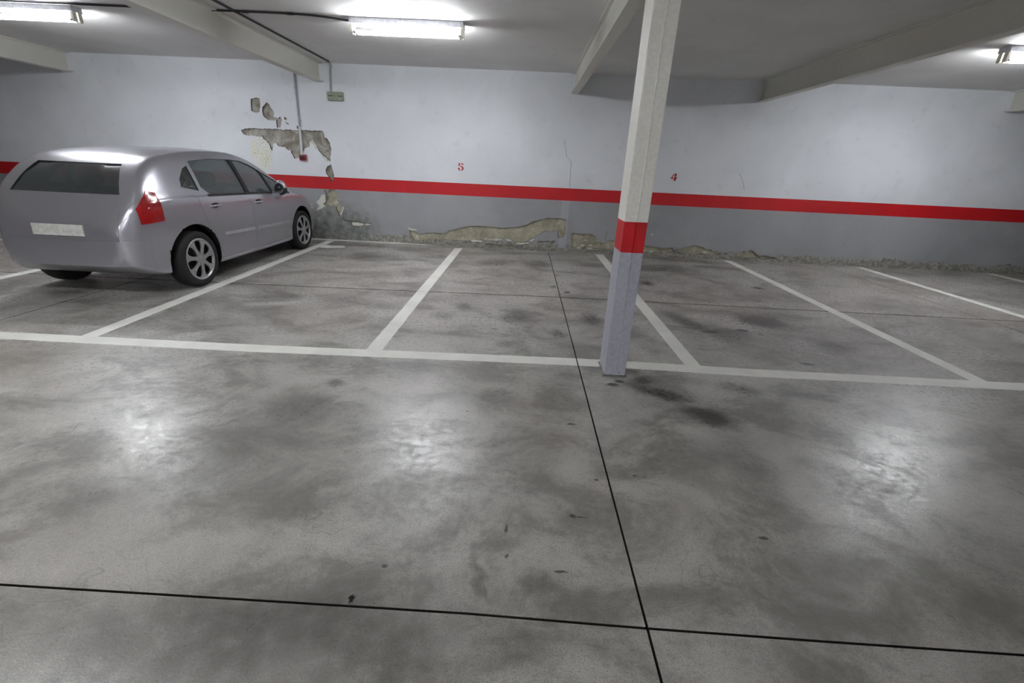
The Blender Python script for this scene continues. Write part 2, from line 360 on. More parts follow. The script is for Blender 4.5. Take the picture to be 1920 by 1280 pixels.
P['BIG']=[(-5.242,1.905),(-5.097,1.937),(-4.959,1.934),(-4.810,1.940),(-4.583,1.940),(-4.415,1.938),(-4.189,1.934),(-4.108,1.950),(-4.020,1.945),(-3.943,1.931),(-3.872,1.951),(-3.745,1.948),(-3.708,1.923),(-3.707,1.843),(-3.652,1.810),(-3.608,1.758),(-3.599,1.660),(-3.621,1.550),(-3.644,1.430),(-3.699,1.474),(-3.789,1.561),(-3.851,1.631),(-3.883,1.693),(-3.908,1.737),(-3.963,1.770),(-3.998,1.733),(-3.995,1.679),(-4.057,1.659),(-4.103,1.611),(-4.118,1.574),(-4.202,1.544),(-4.222,1.470),(-4.304,1.457),(-4.338,1.501),(-4.362,1.546),(-4.366,1.591),(-4.432,1.616),(-4.467,1.650),(-4.509,1.640),(-4.558,1.647),(-4.594,1.672),(-4.618,1.707),(-4.649,1.706),(-4.684,1.669),(-4.719,1.576),(-4.743,1.612),(-4.762,1.683),(-4.785,1.727),(-4.846,1.779),(-4.870,1.813),(-4.932,1.802),(-4.981,1.809),(-5.119,1.812),(-5.223,1.843)]
P['M1']=[(-3.649,1.384),(-3.612,1.348),(-3.608,1.293),(-3.595,1.228),(-3.602,1.182),(-3.618,1.104),(-3.661,1.083),(-3.676,1.130),(-3.712,1.180),(-3.741,1.200),(-3.740,1.287),(-3.704,1.344)]
P['M2']=[(-3.812,0.923),(-3.744,0.888),(-3.697,0.935),(-3.594,0.936),(-3.553,0.839),(-3.542,0.752),(-3.567,0.701),(-3.499,0.655),(-3.483,0.607),(-3.523,0.525),(-3.551,0.454),(-3.579,0.483),(-3.614,0.551),(-3.616,0.630),(-3.741,0.634),(-3.842,0.659),(-3.922,0.685),(-3.913,0.764),(-3.845,0.816),(-3.777,0.770),(-3.779,0.848)]
P['M3']=[(-3.513,0.416),(-3.463,0.388),(-3.400,0.391),(-3.340,0.354),(-3.337,0.384),(-3.297,0.366),(-3.233,0.379),(-3.141,0.353),(-3.015,0.349),(-2.941,0.358),(-2.974,0.331),(-3.019,0.298),(-3.125,0.283),(-3.316,0.274),(-3.344,0.313),(-3.412,0.365),(-3.475,0.367)]
P['LONG']=[(-2.223,0.286),(-2.119,0.251),(-1.996,0.185),(-1.848,0.228),(-1.618,0.224),(-1.482,0.235),(-1.429,0.295),(-1.293,0.304),(-1.221,0.349),(-1.044,0.389),(-0.828,0.407),(-0.631,0.397),(-0.383,0.386),(-0.106,0.410),(0.061,0.460),(0.205,0.544),(0.345,0.583),(0.465,0.616),(0.614,0.606),(0.707,0.628),(0.811,0.598),(0.806,0.539),(0.821,0.324),(0.799,0.272),(0.687,0.257),(0.676,0.388),(0.586,0.363),(0.391,0.353),(0.274,0.261),(0.224,0.224),(0.103,0.166),(-0.123,0.104),(-0.199,0.176),(-0.345,0.195),(-0.542,0.159),(-0.792,0.132),(-1.021,0.110),(-1.347,0.094),(-1.493,0.111),(-1.672,0.088),(-1.851,0.094),(-2.000,0.051),(-2.106,0.056),(-2.166,0.125)]
P['RT']=[(0.938,0.330),(0.996,0.363),(1.132,0.340),(1.324,0.359),(1.401,0.312),(1.486,0.195),(1.579,0.189),(1.654,0.254),(1.756,0.259),(1.915,0.216),(2.177,0.178),(2.412,0.180),(2.568,0.168),(2.756,0.146),(2.914,0.175),(2.929,0.094),(2.708,0.072),(2.433,0.068),(2.092,0.071),(1.779,0.076),(1.468,0.081),(1.261,0.081),(0.961,0.076)]
P['R2']=[(2.97,.09),(3.0,.15),(3.06,.14),(3.13,.20),(3.22,.195),(3.27,.24),(3.35,.25),(3.40,.215),(3.47,.21),(3.52,.175),(3.62,.185),(3.66,.14),(3.78,.13),(3.84,.085),(3.6,.07),(3.3,.066)]
P['R3']=[(4.12,.075),(4.2,.13),(4.25,.175),(4.32,.16),(4.38,.20),(4.45,.18),(4.50,.13),(4.58,.095),(4.70,.115),(4.85,.08),(4.95,.055),(4.4,.055)]
def ribbon(pts, w):   # thin crack outline
    a = densify(pts, .04, .006, random.Random(5))[:-1]
    a = [p for p in a if True]
    # densify closes the loop; keep only the forward run
    k = 0; best = 1e9
    for i, p in enumerate(a):
        d = (Vector(p)-Vector(pts[-1])).length
        if d < best: best, k = d, i
    a = a[:k+1]
    return [(x-w/2, z) for x, z in a] + [(x+w/2, z) for x, z in a[::-1]]
P['C1'] = ribbon([(0.662,1.979),(0.708,1.778),(0.733,1.708),(0.819,1.613),(0.823,1.468),(0.830,1.190)], .006)
P['C3'] = ribbon([(3.870,1.556),(3.978,1.378),(4.021,1.279)], .005)
P['C4'] = ribbon([(1.62,.42),(1.61,.34),(1.60,.27)], .005)
P['C5'] = [(.30,.14),(.34,.18),(.42,.17),(.52,.19),(.55,.15),(.62,.20),(.64,.17),(.56,.125),(.50,.16),(.40,.15)]
P['C6'] = [(-.75,.062),(-.6,.075),(-.45,.060),(-.25,.072),(-.1,.058),(-.1,.050),(-.4,.048),(-.7,.052)]
holes = {k: ragged(v, k, .006 if k[0] in 'UC' else .016) if k not in ('C1','C3','C4') else densify(v, .2) for k, v in P.items()}
verts = [(-13.2, 0), (12.2, 0), (12.2, ZC), (-13.2, ZC), (-13.2, Z1), (12.2, Z1), (-13.2, Z2), (12.2, Z2)]
edges = [(0, 1), (1, 7), (7, 5), (5, 2), (2, 3), (3, 4), (4, 6), (6, 0), (4, 5), (6, 7)]
for k, h in holes.items():
    b0 = len(verts); verts += h; edges += [(b0+i, b0+(i+1) % len(h)) for i in range(len(h))]
vo, eo, fo, *_ = delaunay_2d_cdt([Vector(v) for v in verts], edges, [], 0, 1e-5)
bbs = {k: (min(p[0] for p in h), max(p[0] for p in h), min(p[1] for p in h), max(p[1] for p in h)) for k, h in holes.items()}
kept = {'w': [], 'r': [], 'g': []}
for tri in fo:
    c = sum((Vector(vo[i]) for i in tri), Vector((0, 0)))/len(tri)
    if any(b[0] <= c.x <= b[1] and b[2] <= c.y <= b[3] and inside((c.x, c.y), holes[k]) for k, b in bbs.items()): continue
    kept['w' if c.y > Z1 else 'r' if c.y > Z2 else 'g'].append(tri)
for key, nm, mat, lab in (('w', 'plaster_coat', M_WHITE, 'white painted plaster, peeling at the left'), ('r', 'painted_band', M_RED, 'red band painted along the wall'), ('g', 'lower_plaster_coat', M_DADO, 'grey painted lower wall with crumbled plaster')):
    V, Fc, mp = [], [], {}
    cnt = {}
    for tri in kept[key]:
        for i in range(3):
            e = (tri[i], tri[(i+1) % 3]); cnt[frozenset(e)] = cnt.get(frozenset(e), 0) + 1
    def vid(i, back):
        kk = (i, back)
        if kk not in mp: mp[kk] = len(V); V.append(Wp(vo[i][0], vo[i][1], 0 if not back else -.031))
        return mp[kk]
    for tri in kept[key]:
        Fc.append([vid(i, 0) for i in tri])
        for i in range(3):
            a, b = tri[i], tri[(i+1) % 3]
            if cnt[frozenset((a, b))] == 1: Fc.append([vid(b, 0), vid(a, 0), vid(a, 1), vid(b, 1)])
    o = pydata(nm, V, Fc, mat, wall); o.data.materials.append(M_EDGE_SHADE)
    for pl in o.data.polygons:
        if len(pl.vertices) == 4: pl.material_index = 1; o['label'] = lab
    bm = bmesh.new(); bm.from_mesh(o.data); bmesh.ops.recalc_face_normals(bm, faces=bm.faces[:]); bm.to_mesh(o.data); bm.free()
# loose flakes of plaster, curled off the wall
def flake(poly, curl, seed, lab=None):
    rnd = random.Random(seed); p = densify(poly, .02, .004, rnd)
    cx = sum(a for a, b in p)/len(p); cz = sum(b for a, b in p)/len(p)
    V, Fc = [], []; n = len(p)
    for s, off in ((1, .004), (1, -.002)):
        V += [Wp(a, b, off + curl*max(0, (a-cx)*.7+(b-cz)*.7)/.06 + .001) for a, b in p]
        V.append(Wp(cx, cz, off + .002))
    for i in range(n):
        j = (i+1) % n
        Fc += [(i, j, n), (n+1+j, n+1+i, 2*n+1), (j, i, n+1+i, n+1+j)]
    o = pydata('plaster_flake', V, Fc, M_FLAKE, wall)
    if lab: o['label'] = lab
flake([(-3.49,.62),(-3.455,.655),(-3.445,.60),(-3.49,.54),(-3.53,.46),(-3.545,.50),(-3.50,.57)], .03, 1, 'curled flake of white plaster hanging at the edge of a bare patch')
flake([(-3.325,.345),(-3.22,.352),(-3.10,.335),(-3.10,.300),(-3.20,.288),(-3.32,.285)], .006, 2)
flake([(-3.08,.335),(-2.99,.340),(-2.95,.325),(-3.05,.300)], .006, 3)
flake([(-2.235,.31),(-2.17,.285),(-2.07,.275),(-2.05,.255),(-2.14,.25),(-2.21,.26)], .01, 4, 'small white flake at the left tip of the long bare patch')
flake([(-1.02,.115),(-.93,.130),(-.80,.122),(-.78,.100),(-.95,.092)], .006, 5)
flake([(-.74,.165),(-.55,.165),(-.54,.150),(-.73,.150)], .01, 6)
flake([(-.56,.145),(-.50,.19),(-.46,.165),(-.42,.185),(-.40,.16),(-.50,.13)], .008, 7)
flake([(-.33,.185),(-.22,.17),(-.20,.14),(-.28,.145)], .008, 8)
flake([(-.12,.115),(.02,.12),(.12,.135),(.13,.115),(.0,.09),(-.10,.085)], .008, 9)
flake([(.14,.16),(.22,.215),(.24,.205),(.18,.15)], .006, 10)
flake([(-3.87,.83),(-3.80,.84),(-3.80,.72),(-3.86,.66),(-3.96,.64),(-3.99,.70),(-3.92,.76)], .010, 11)
flake([(-3.92,.665),(-3.80,.64),(-3.86,.60),(-3.95,.55),(-4.02,.54),(-3.96,.60)], .008, 12)
flake([(-3.98,1.745),(-3.93,1.79),(-3.86,1.70),(-3.86,1.63),(-3.89,1.62),(-3.92,1.70),(-3.96,1.72)], .008, 13)
flake([(-3.80,1.56),(-3.73,1.50),(-3.66,1.43),(-3.70,1.43),(-3.78,1.50)], .008, 14)
flake([(2.45,.40),(2.49,.42),(2.50,.40),(2.47,.385)], .004, 15)
for k in range(9):
    x = random.choice([random.uniform(1.0, 1.9), random.uniform(2.3, 4.6)]); z = random.uniform(.07, .17); w_ = random.uniform(.02, .06)
    flake([(x-w_, z), (x-.3*w_, z+.018), (x+w_, z+.012), (x+.6*w_, z-.014), (x-.4*w_, z-.012)], .006, 30+k)
# rough mortar fillet along the foot of the wall
V, Fc = [], []; xs = np.linspace(-2.4, 5.6, 220); rnd = random.Random(9)
for i, x in enumerate(xs):
    d = float(np.interp(x, [-2.4, -1.5, 0, 1.5, 2.7, 3.6, 4.2, 5.6], [.02, .075, .12, .13, .075, .05, .06, .05])); j = rnd.uniform(-.006, .006)
    hgt = float(np.interp(x, [-2.4, -1, 1, 3, 5.6], [.015, .035, .05, .045, .05]))
    V += [Wp(x, .0, d+j), Wp(x, .012+rnd.uniform(-.003, .003), d*.8+j), Wp(x, hgt*.65+rnd.uniform(-.006, .006), d*.35), Wp(x, hgt+rnd.uniform(-.008, .008), -.002)]
for i in range(len(xs)-1):
    for k in range(3): Fc.append((4*i+k, 4*i+4+k, 4*i+5+k, 4*i+1+k))
o = pydata('mortar_fillet', V, Fc, M_MORTAR, wall); o['label'] = 'rough mortar along the foot of the wall'
# stencilled bay numbers
def number(shapes, x, z, w, h, lab):
    bm = bmesh.new()
    for p in shapes:
        q = prism([(x+a*w, z+b*h) for a, b in p], lambda a, b, d: Wp(a, b, d), -.001, .0015)
        me = bpy.data.meshes.new('n'); q.to_mesh(me); q.free(); bm.from_mesh(me); bpy.data.meshes.remove(me)
    o = obj('painted_number', bm, M_RED, wall); o['label'] = lab
def arc(cx, cz, rx, rz, a0, a1, n=10): return [(cx+rx*math.cos(math.radians(a0+(a1-a0)*i/n)), cz+rz*math.sin(math.radians(a0+(a1-a0)*i/n))) for i in range(n+1)]
number([[(.08,1.0),(.44,1.0),(.40,.86),(.30,.80),(.27,.62),(.12,.55)],
        [(.54,1.0),(.88,.98),(.92,.74),(.80,.80),(.60,.82)],
        [(.20,.55)]+arc(.48,.33,.50,.33,100,-80)+arc(.36,.33,.34,.24,-60,75),
        arc(.17,.26,.17,.13,0,330,12), [(.06,.16),(.20,.02),(.44,-.02),(.42,.05),(.26,.10),(.18,.20)]],
       -1.252, 1.378, .108, .130, 'red stencilled number 5')
number([[(.50,1.0),(.86,1.0),(.84,.60),(.60,.60),(.56,.86)], [(.46,.98),(.50,.80),(.20,.42),(.0,.34),(.10,.50)],
        [(.0,.34),(.40,.46),(.44,.40),(.42,.26),(.24,.22)], [(.52,.56),(.86,.56),(.86,.44),(1.0,.44),(1.0,.26),(.86,.26),(.84,.10),(.92,.0),(.40,.0),(.54,.10),(.54,.28)]],
       2.652, 1.378, .112, .125, 'red stencilled number 4')

# ------------------------------------------------------------------ other walls and ceiling
def plain_wall(name, x0, x1, y0, y1):
    for zz0, zz1, mt, nm, e in ((0, ZC, M_WHITE, name, 0), (Z2, Z1, M_RED, 'painted_band', .004), (0, Z2, M_DADO, 'lower_plaster_coat', .004)):
        o = obj(nm, bx(x0-e, x1+e, y0-e, y1+e, zz0-(.03 if not e else 0), zz1), mt)
        if nm == name: tag(o, kind='structure'); root = o
        else: o.parent = root
plain_wall('wall_left', -13.5, -13.2, -6.2, 9.2)
plain_wall('wall_right', 12.2, 12.5, -6.2, 8.6)
plain_wall('wall_front', -13.2, 12.2, -6.5, -6.2)
ceil = obj('ceiling', bx(-13.5, 12.5, -6.5, 9.3, ZC, ZC+.3), M_CEIL); tag(ceil, kind='structure')

# ------------------------------------------------------------------ steel beams
def beam(cx, bf, zb, label, web=.012, y1=None):
    hb = bf/2; ft = .016; fr = .012; tw = web/2; zt = ZC
    prof = [(-hb, zb), (hb, zb), (hb, zb+ft), (tw+fr, zb+ft), (tw, zb+ft+fr), (tw, zt-ft-fr), (tw+fr, zt-ft), (hb, zt-ft), (hb, zt), (-hb, zt), (-hb, zt-ft), (-tw-fr, zt-ft), (-tw, zt-ft-fr), (-tw, zb+ft+fr), (-tw-fr, zb+ft), (-hb, zb+ft)]
    o = obj('steel_beam', prism([(cx+a, b) for a, b in prof], lambda a, b, d: (a, d, b), -6.2, wy(cx)), M_BEAM)
    tag(o, label, 'beam', 'painted steel beams under the ceiling')
beam(-3.69, .15, 2.725, 'pale grey steel beam above the car, conduit running along its top')
beam(.779, .122, 2.712, 'pale grey steel beam carried by the red-banded column')
beam(3.97, .13, 2.705, 'pale steel beam at the right, above the right edge of bay 4')
beam(-8.2, .15, 2.72, 'pale steel beam far left, beyond the car'); beam(8.1, .15, 2.71, 'pale steel beam at the far right')

# ------------------------------------------------------------------ column
bm = prism([(.700, 3.172), (.860, 3.172), (.860, 3.422), (.700, 3.422)], lambda a, b, d: (a, b, d), 0, 2.712)
es = [e for e in bm.edges if abs(e.verts[0].co.z-e.verts[1].co.z) > 1]
bmesh.ops.bevel(bm, geom=es, offset=.006, segments=3, affect='EDGES')
colm = obj('column', bm, M_COLM, smooth=40); tag(colm, 'square steel column, white over a red band over grey', 'column')
rnd = random.Random(2); V, Fc = [], []
zs = np.linspace(.03, 2.712, 260)
for z in zs:
    a = .006 + rnd.uniform(-.0015, .0015); xo = .782 + .0022*math.sin(z*5) + rnd.uniform(-.0012, .0012); h = .009+rnd.uniform(-.003, .003)
    V += [(xo-a, 3.173, z), (xo, 3.172-h, z), (xo+a, 3.173, z)]
for i in range(len(zs)-1):
    for k in (0, 1): Fc.append((3*i+k, 3*i+k+1, 3*i+4+k, 3*i+3+k))
o = pydata('weld_seam', V, Fc, M_COLM, colm, smooth=60)
V, Fc = [], []; ring = []
def sq(t, e):
    pts = [(.70-e, 3.172-e), (.86+e, 3.172-e), (.86+e, 3.422+e), (.70-e, 3.422+e)]
    k = int(t*4) % 4; q = t*4-int(t*4); a, b = pts[k], pts[(k+1) % 4]; return a[0]+(b[0]-a[0])*q, a[1]+(b[1]-a[1])*q
n = 96
for e, z in ((.012, .0), (.008, .006), (.001, .010), (-.004, .012)):
    for i in range(n):
        x, y = sq(i/n, e + (rnd.uniform(-.006, .006) if e > .005 else 0)); V.append((x, y, z+rnd.uniform(-.002, .003)*(z > 0)))
for k in range(3):
    for i in range(n): Fc.append((k*n+i, k*n+(i+1) % n, (k+1)*n+(i+1) % n, (k+1)*n+i))
pydata('mortar_collar', V, Fc, M_MORTAR, colm, smooth=40)

# ------------------------------------------------------------------ batten lamps
def make_lamp(label, loc):
    root = bpy.data.objects.new('ceiling_lamp', None); COL.objects.link(root)
    tag(root, label, 'lamp', 'twin-tube batten lamps on the ceiling')
    LH = .665
    bm = prism([(-.075, 0), (.075, 0), (.075, -.060), (-.075, -.060)], lambda a, b, d: (d, a, b), -LH, LH)
    obj('housing', bm, M_GALV, root)
    bm = bx(-LH+.03, LH-.03, -.028, .028, -.072, -.060, .003); obj('gear_tray_cover', bm, M_GALV, root)
    for x in (-.45, 0, .45):
        obj('fixing_screw', tube([(x, 0, -.072), (x, 0, -.078)], .006, 10), M_CHROME, root)
    for sx in (-1, 1):
        for sy in (-.036, .036):
            p = [(sy-.024, -.055), (sy+.024, -.055), (sy+.026, -.13)] + arc(sy, -.135, .026, .026, 0, -180, 8)
            x0 = sx*(LH-.004); h = obj('lamp_holder', prism(p, lambda a, b, d: (d, a, b), x0, x0-sx*.028), M_HOLD, root)
    for sy in (-.036, .036):
        tb = obj('fluorescent_tube', tube([(-.600, sy, -.135), (.600, sy, -.135)], .016, 16), M_TUBE, root, smooth=60)
        for sx in (-1, 1): obj('end_cap', tube([(sx*.600, sy, -.135), (sx*.637, sy, -.135)], .0165, 16), M_CHROME, tb, smooth=60)
    root.location = loc
    return root
def copy_tree(o, parent=None):
    c = o.copy(); COL.objects.link(c); c.parent = parent
    for ch in list(o.children): copy_tree(ch, c)
    return c
lamp0 = make_lamp('lit twin-tube batten lamp hanging over bay 5', (-1.468, 6.142, ZC))
for x, y, lab in ((-6.05, 6.142, 'lit batten lamp over the silver car, beyond the left beam'), (6.1, 6.142, 'lit batten lamp at the right, beyond bay 4'),
                  (-3.6, 1.8, 'unseen batten lamp added over the driving lane at the left to light the column'), (-5.3, -4.4, 'unseen batten lamp added behind the viewer for its light, left one'), (-1.5, -2.6, 'unseen batten lamp added behind the viewer for its light, middle one near the viewer'),  # unseen lane lamps, added to light the column and the room
                  (-1.5, -5.4, 'unseen batten lamp added behind the viewer for its light, middle one by the far wall'), (6.1, -4.4, 'unseen batten lamp added behind the viewer for its light, right one')):
    c = copy_tree(lamp0); c.location = (x, y, ZC); c['label'] = lab

# ------------------------------------------------------------------ conduits and boxes
def smoothpts(pts, n=6):
    pts = [Vector(p) for p in pts]; out = []
    for i in range(len(pts)-1):
        p0, p1, p2, p3 = pts[max(i-1, 0)], pts[i], pts[i+1], pts[min(i+2, len(pts)-1)]
        for k in range(n):
            t_ = k/n; out.append(.5*((2*p1)+(-p0+p2)*t_+(2*p0-5*p1+4*p2-p3)*t_**2+(-p0+3*p1-3*p2+p3)*t_**3))
    out.append(pts[-1]); return out
zc_ = ZC-.013
root = obj('ceiling_conduit', tube(smoothpts([(-12.9, 5.95, zc_), (-8, 5.98, zc_), (-3.7+.2, 6.0, zc_), (-2.77, 6.01, zc_), (-2.45, 6.04, zc_-.004), (-2.13, 6.12, ZC-.03)]), .011, 10), M_PIPE, smooth=60)
tag(root, 'black conduit crossing the ceiling to the lit lamp', 'pipe')
for x in (-2.78, -3.3):
    obj('coupling', tube([(x-.035, 6.01, zc_), (x+.035, 6.012, zc_)], .0145, 10), M_PIPE, root, smooth=60)
# along the left beam, down the wall to the grey box
wyx = lambda x: wy(x)
pc = obj('beam_conduit', tube([(-3.42, -6.0, zc_), (-3.42, 2, zc_), (-3.42, 8.45, zc_), (-3.42, wy(-3.4)-.20, zc_)], .012, 10), M_PIPE, smooth=60)
tag(pc, 'black conduit running along the ceiling beside the left beam', 'pipe')
pw = obj('wall_conduit', tube(smoothpts([(-3.42, wy(-3.4)-.20, zc_), (-3.44, wy(-3.4)-.06, zc_-.03), (-3.47, wy(-3.4)-.02, 2.90), (-3.485, wy(-3.4)-.014, 2.76), (-3.50, wy(-3.5)-.014, 2.575)]), .017, 10), M_PIPEG, smooth=60)
tag(pw, 'grey conduit bending down the wall to the junction box', 'pipe')
def wbox(name, x0, x1, z0, z1, d, mat, bev, parent=None, d0=0):
    xm = (x0+x1)/2
    return obj(name, bx(x0, x1, wy(xm)-d, wy(xm)-d0, z0, z1, bev), mat, parent, smooth=35)
jb = wbox('junction_box', -3.560, -3.280, 2.437, 2.578, .055, M_BOX, .012); tag(jb, 'grey-green emergency light box on the white wall under the bent conduit', 'box')
wbox('lid', -3.555, -3.285, 2.515, 2.572, .064, M_BOX, .008, jb, .05); wbox('lens_cover', -3.553, -3.287, 2.443, 2.508, .068, M_BOX, .010, jb, .05)
wbox('status_light', -3.345, -3.325, 2.462, 2.478, .072, M_HOLD, .003, jb, .06)
for x in (-3.50, -3.32): wbox('latch', x-.03, x+.03, 2.505, 2.514, .067, M_DARKRED if False else M_BLACK, .002, jb, .05)
p2 = obj('alarm_conduit', tube(smoothpts([(-4.118, wy(-4.1)-.014, 2.95), (-4.123, wy(-4.1)-.014, 2.49), (-4.132, wy(-4.1)-.014, 2.06), (-4.153, wy(-4.1)-.014, 1.56)]), .019, 10), M_PIPEG, smooth=60)
tag(p2, 'straight grey conduit down the peeling wall to the red alarm box', 'pipe')
for z in (2.62, 2.10):
    obj('pipe_clip', bx(-4.146, -4.104, wy(-4.1)-.031, wy(-4.1), z-.012, z+.012, .002), M_PIPEG, p2)
o = obj('lower_sleeve', tube([(-4.134, wy(-4.1)-.014, 2.0), (-4.153, wy(-4.1)-.014, 1.548)], .0205, 10), M_PIPEW, p2, smooth=60); o['label'] = 'white lower length of the conduit'
ab = wbox('alarm_box', -4.197, -4.075, 1.428, 1.532, .052, M_REDBOX, .006); tag(ab, 'small red fire alarm push box above the car', 'alarm')
wbox('button_panel', -4.180, -4.092, 1.446, 1.515, .056, M_DARKRED, .003, ab, .05); wbox('cable_gland', -4.170, -4.135, 1.530, 1.548, .03, M_PIPEW, .004, ab, 0)

# ------------------------------------------------------------------ litter
bm = bmesh.new()
pts = [(-.004,-.017),(.003,-.010),(.010,-.014),(.006,-.004),(.011,.006),(.003,.007),(.004,.018),(-.003,.010),(-.009,.002),(-.004,-.004)]
vs = [bm.verts.new((a*1.2, b*1.2, .003+.005*math.sin(i*2.1)**2)) for i, (a, b) in enumerate(pts)]
bm.faces.new(vs); bmesh.ops.solidify(bm, geom=bm.faces[:], thickness=.0015)
lf = obj('leaf_scrap', bm, M_LEAF); lf.location = (-.5586, 1.148, 0); tag(lf, 'dark scrap of dry leaf beside the nearest floor joint', 'litter')
bm = bmesh.new(); vs = [bm.verts.new(p) for p in ((-.035,-.012,.002),(.0,-.018,.008),(.036,-.004,.004),(.028,.016,.010),(-.01,.02,.004),(-.03,.01,.007))]
bm.faces.new(vs); bmesh.ops.solidify(bm, geom=bm.faces[:], thickness=.001)
pp = obj('paper_scrap', bm, M_PLATE); pp.location = (-.57, 6.163, 0); tag(pp, 'tiny white scrap of paper lying in bay 5', 'litter')

# ------------------------------------------------------------------ car (local: +y is the nose, s = distance behind the nose)
CX, NOSE = -4.635, 8.60
car = bpy.data.objects.new('car', None); COL.objects.link(car); car.location = (CX, NOSE-2.1, 0)
tag(car, 'silver hatchback parked nose to the wall at the left', 'car')
TB = {
 'zb': ([0,.1,.5,3.6,4.0,4.2],[.30,.21,.19,.19,.23,.36]),
 'W':  ([0,.04,.12,.3,.6,.9,1.5,3.2,3.7,4.0,4.15,4.2],[.50,.62,.72,.805,.848,.868,.873,.868,.845,.79,.70,.60]),
 'zs': ([0,.1,.3,.6,.9,1.2,2,3,3.6,4.0,4.2],[.50,.61,.71,.81,.875,.905,.95,.98,1.0,.97,.78]),
 'zc': ([0,.08,.2,.5,.8,1.0,1.13,1.3,1.43,1.6,1.75,1.95,2.2,2.5,2.9,3.3,3.6,3.8,3.95,4.05,4.12,4.2],[.55,.665,.76,.865,.94,.985,1.05,1.165,1.25,1.345,1.42,1.485,1.53,1.54,1.53,1.495,1.44,1.34,1.19,1.04,.93,.76]),
}
def val(k, s): return float(np.interp(s, *TB[k]))
SS = np.linspace(0, 4.2, 85)
tab = {k: np.array([val(k, s) for s in SS]) for k in TB}
for k in tab:
    a = tab[k].copy()
    for _ in range(4): a[1:-1] = .25*a[:-2]+.5*a[1:-1]+.25*a[2:]
    tab[k] = a
def section(i, ins=0, top=None, bot=None):
    zb, W, zs, zc = (tab[k][i] for k in ('zb', 'W', 'zs', 'zc'))
    W -= ins; zc -= ins*.8
    if bot is not None: zb = bot
    belt = zs+.045; wb = W-.045
    g = max(0., zc-(belt+.02))
    if g > .02:
        zr = zc-.045-.015*min(1, g/.5); zr = max(zr, belt+.012); wr = wb*.985-(zr-belt)*.44
        wr2 = wr*.86; zr2 = zc-.022
    else:
        belt = min(belt, zc-.035); zr = zc-.020; wr = wb*.86; wr2 = wb*.6; zr2 = zc-.006
    zsh = min(zs, belt-.03)
    P_ = [(0, zb), (W-.20, zb), (W-.07, zb+.012), (W-.03, zb+.05), (W-.018, zb+(zsh-zb)*.22), (W-.006, zb+(zsh-zb)*.42), (W, zb+(zsh-zb)*.62), (W-.006, zb+(zsh-zb)*.84), (W-.018, zsh), (wb, belt),
          (wb*.5+wr*.5+.010*(g > .1), (belt+zr)/2), (wr, zr), (wr2, zr2), (wr2*.5, zc-.005), (0, zc)]
    return P_
def loft(idx, ins=0, bot=None):
    bm = bmesh.new(); rings = []
    for i in idx:
        P_ = section(i, ins, bot=bot)
        # smooth resample of the half section
        pts = smoothpts([(a, b, 0) for a, b in P_], 3)
        half = [(p.x, p.y) for p in pts]; half[0] = (0, half[0][1]); half[-1] = (0, half[-1][1])
        full = half + [(-a, b) for a, b in half[-2:0:-1]]
        y = 2.1-SS[i]
        rings.append([bm.verts.new((a, y, b)) for a, b in full])
    n = len(rings[0])
    for A, B in zip(rings, rings[1:]):
        for k in range(n): bm.faces.new((A[k], A[(k+1) % n], B[(k+1) % n], B[k]))
    for R_ in (rings[0], rings[-1]):
        c = bm.verts.new((0, R_[0].co.y, sum(v.co.z for v in R_)/n))
        for k in range(n): bm.faces.new((R_[k], R_[(k+1) % n], c))
    bmesh.ops.recalc_face_normals(bm, faces=bm.faces[:])
    return bm
outer = loft(range(len(SS)))
BV = BVHTree.FromBMesh(outer)
me = bpy.data.meshes.new('body'); outer.to_mesh(me); outer.free()
body = mesh_obj('body', me, M_SILVER)
def temp(bm):
    m_ = bpy.data.meshes.new('t'); bm.to_mesh(m_); bm.free(); return mesh_obj('t', m_)
WHY = {'f': 2.1-.86, 'r': 2.1-3.47}; WR = .320
SIDE = {   # side outlines in (s, z)
 'front_glass': [(1.655,.987),(2.235,1.008),(2.235,1.415),(2.05,1.40),(1.90,1.36),(1.72,1.287)],
 'quarter_glass': [(1.15,.962),(1.61,.985),(1.675,1.262),(1.42,1.145),(1.27,1.045)],
 'rear_glass': [(2.30,1.008),(3.05,1.025),(3.14,1.11),(3.10,1.39),(2.70,1.42),(2.30,1.417)],
 'small_glass': [(3.20,1.07),(3.44,1.12),(3.40,1.20),(3.26,1.31),(3.17,1.34)]}
REAR = [(-.56,1.06),(.56,1.06),(.50,1.22),(.44,1.345),(-.44,1.345),(-.50,1.22)]
WIND = [(-.64,1.26),(-.45,1.16),(0,1.12),(.45,1.16),(.64,1.26),(.59,1.52),(.53,1.84),(.30,1.88),(-.30,1.88),(-.53,1.84),(-.59,1.52)]
cut = [temp(loft([i for i, s in enumerate(SS) if 1.07 <= s <= 3.92], .055, .33))]
for k in SIDE: cut.append(temp(prism([(2.1-s, z) for s, z in SIDE[k]], lambda a, b, d: (d, a, b), -1.2, 1.2)))
cut.append(temp(prism([(x, 2.1-s) for x, s in WIND], lambda a, b, d: (a, b, d), .99, 2)))
cut.append(temp(prism(REAR, lambda a, b, d: (a, d, b), -2.4, -1.6)))
for wy_ in WHY.values():
    for sx in (-1, 1):
        cut.append(temp(tube([(sx*.58, wy_, WR+.01), (sx*1.1, wy_, WR+.01)], .392, 40)))
for c in cut:
    md = body.modifiers.new('b', 'BOOLEAN'); md.operation = 'DIFFERENCE'; md.solver = 'EXACT'; md.object = c
bpy.context.view_layer.update()
dg = bpy.context.evaluated_depsgraph_get()
nm = bpy.data.meshes.new_from_object(body.evaluated_get(dg))
body.modifiers.clear(); body.data = nm; nm.materials.clear()
for m_ in (M_SILVER, M_WELL, M_BLACK): nm.materials.append(m_)
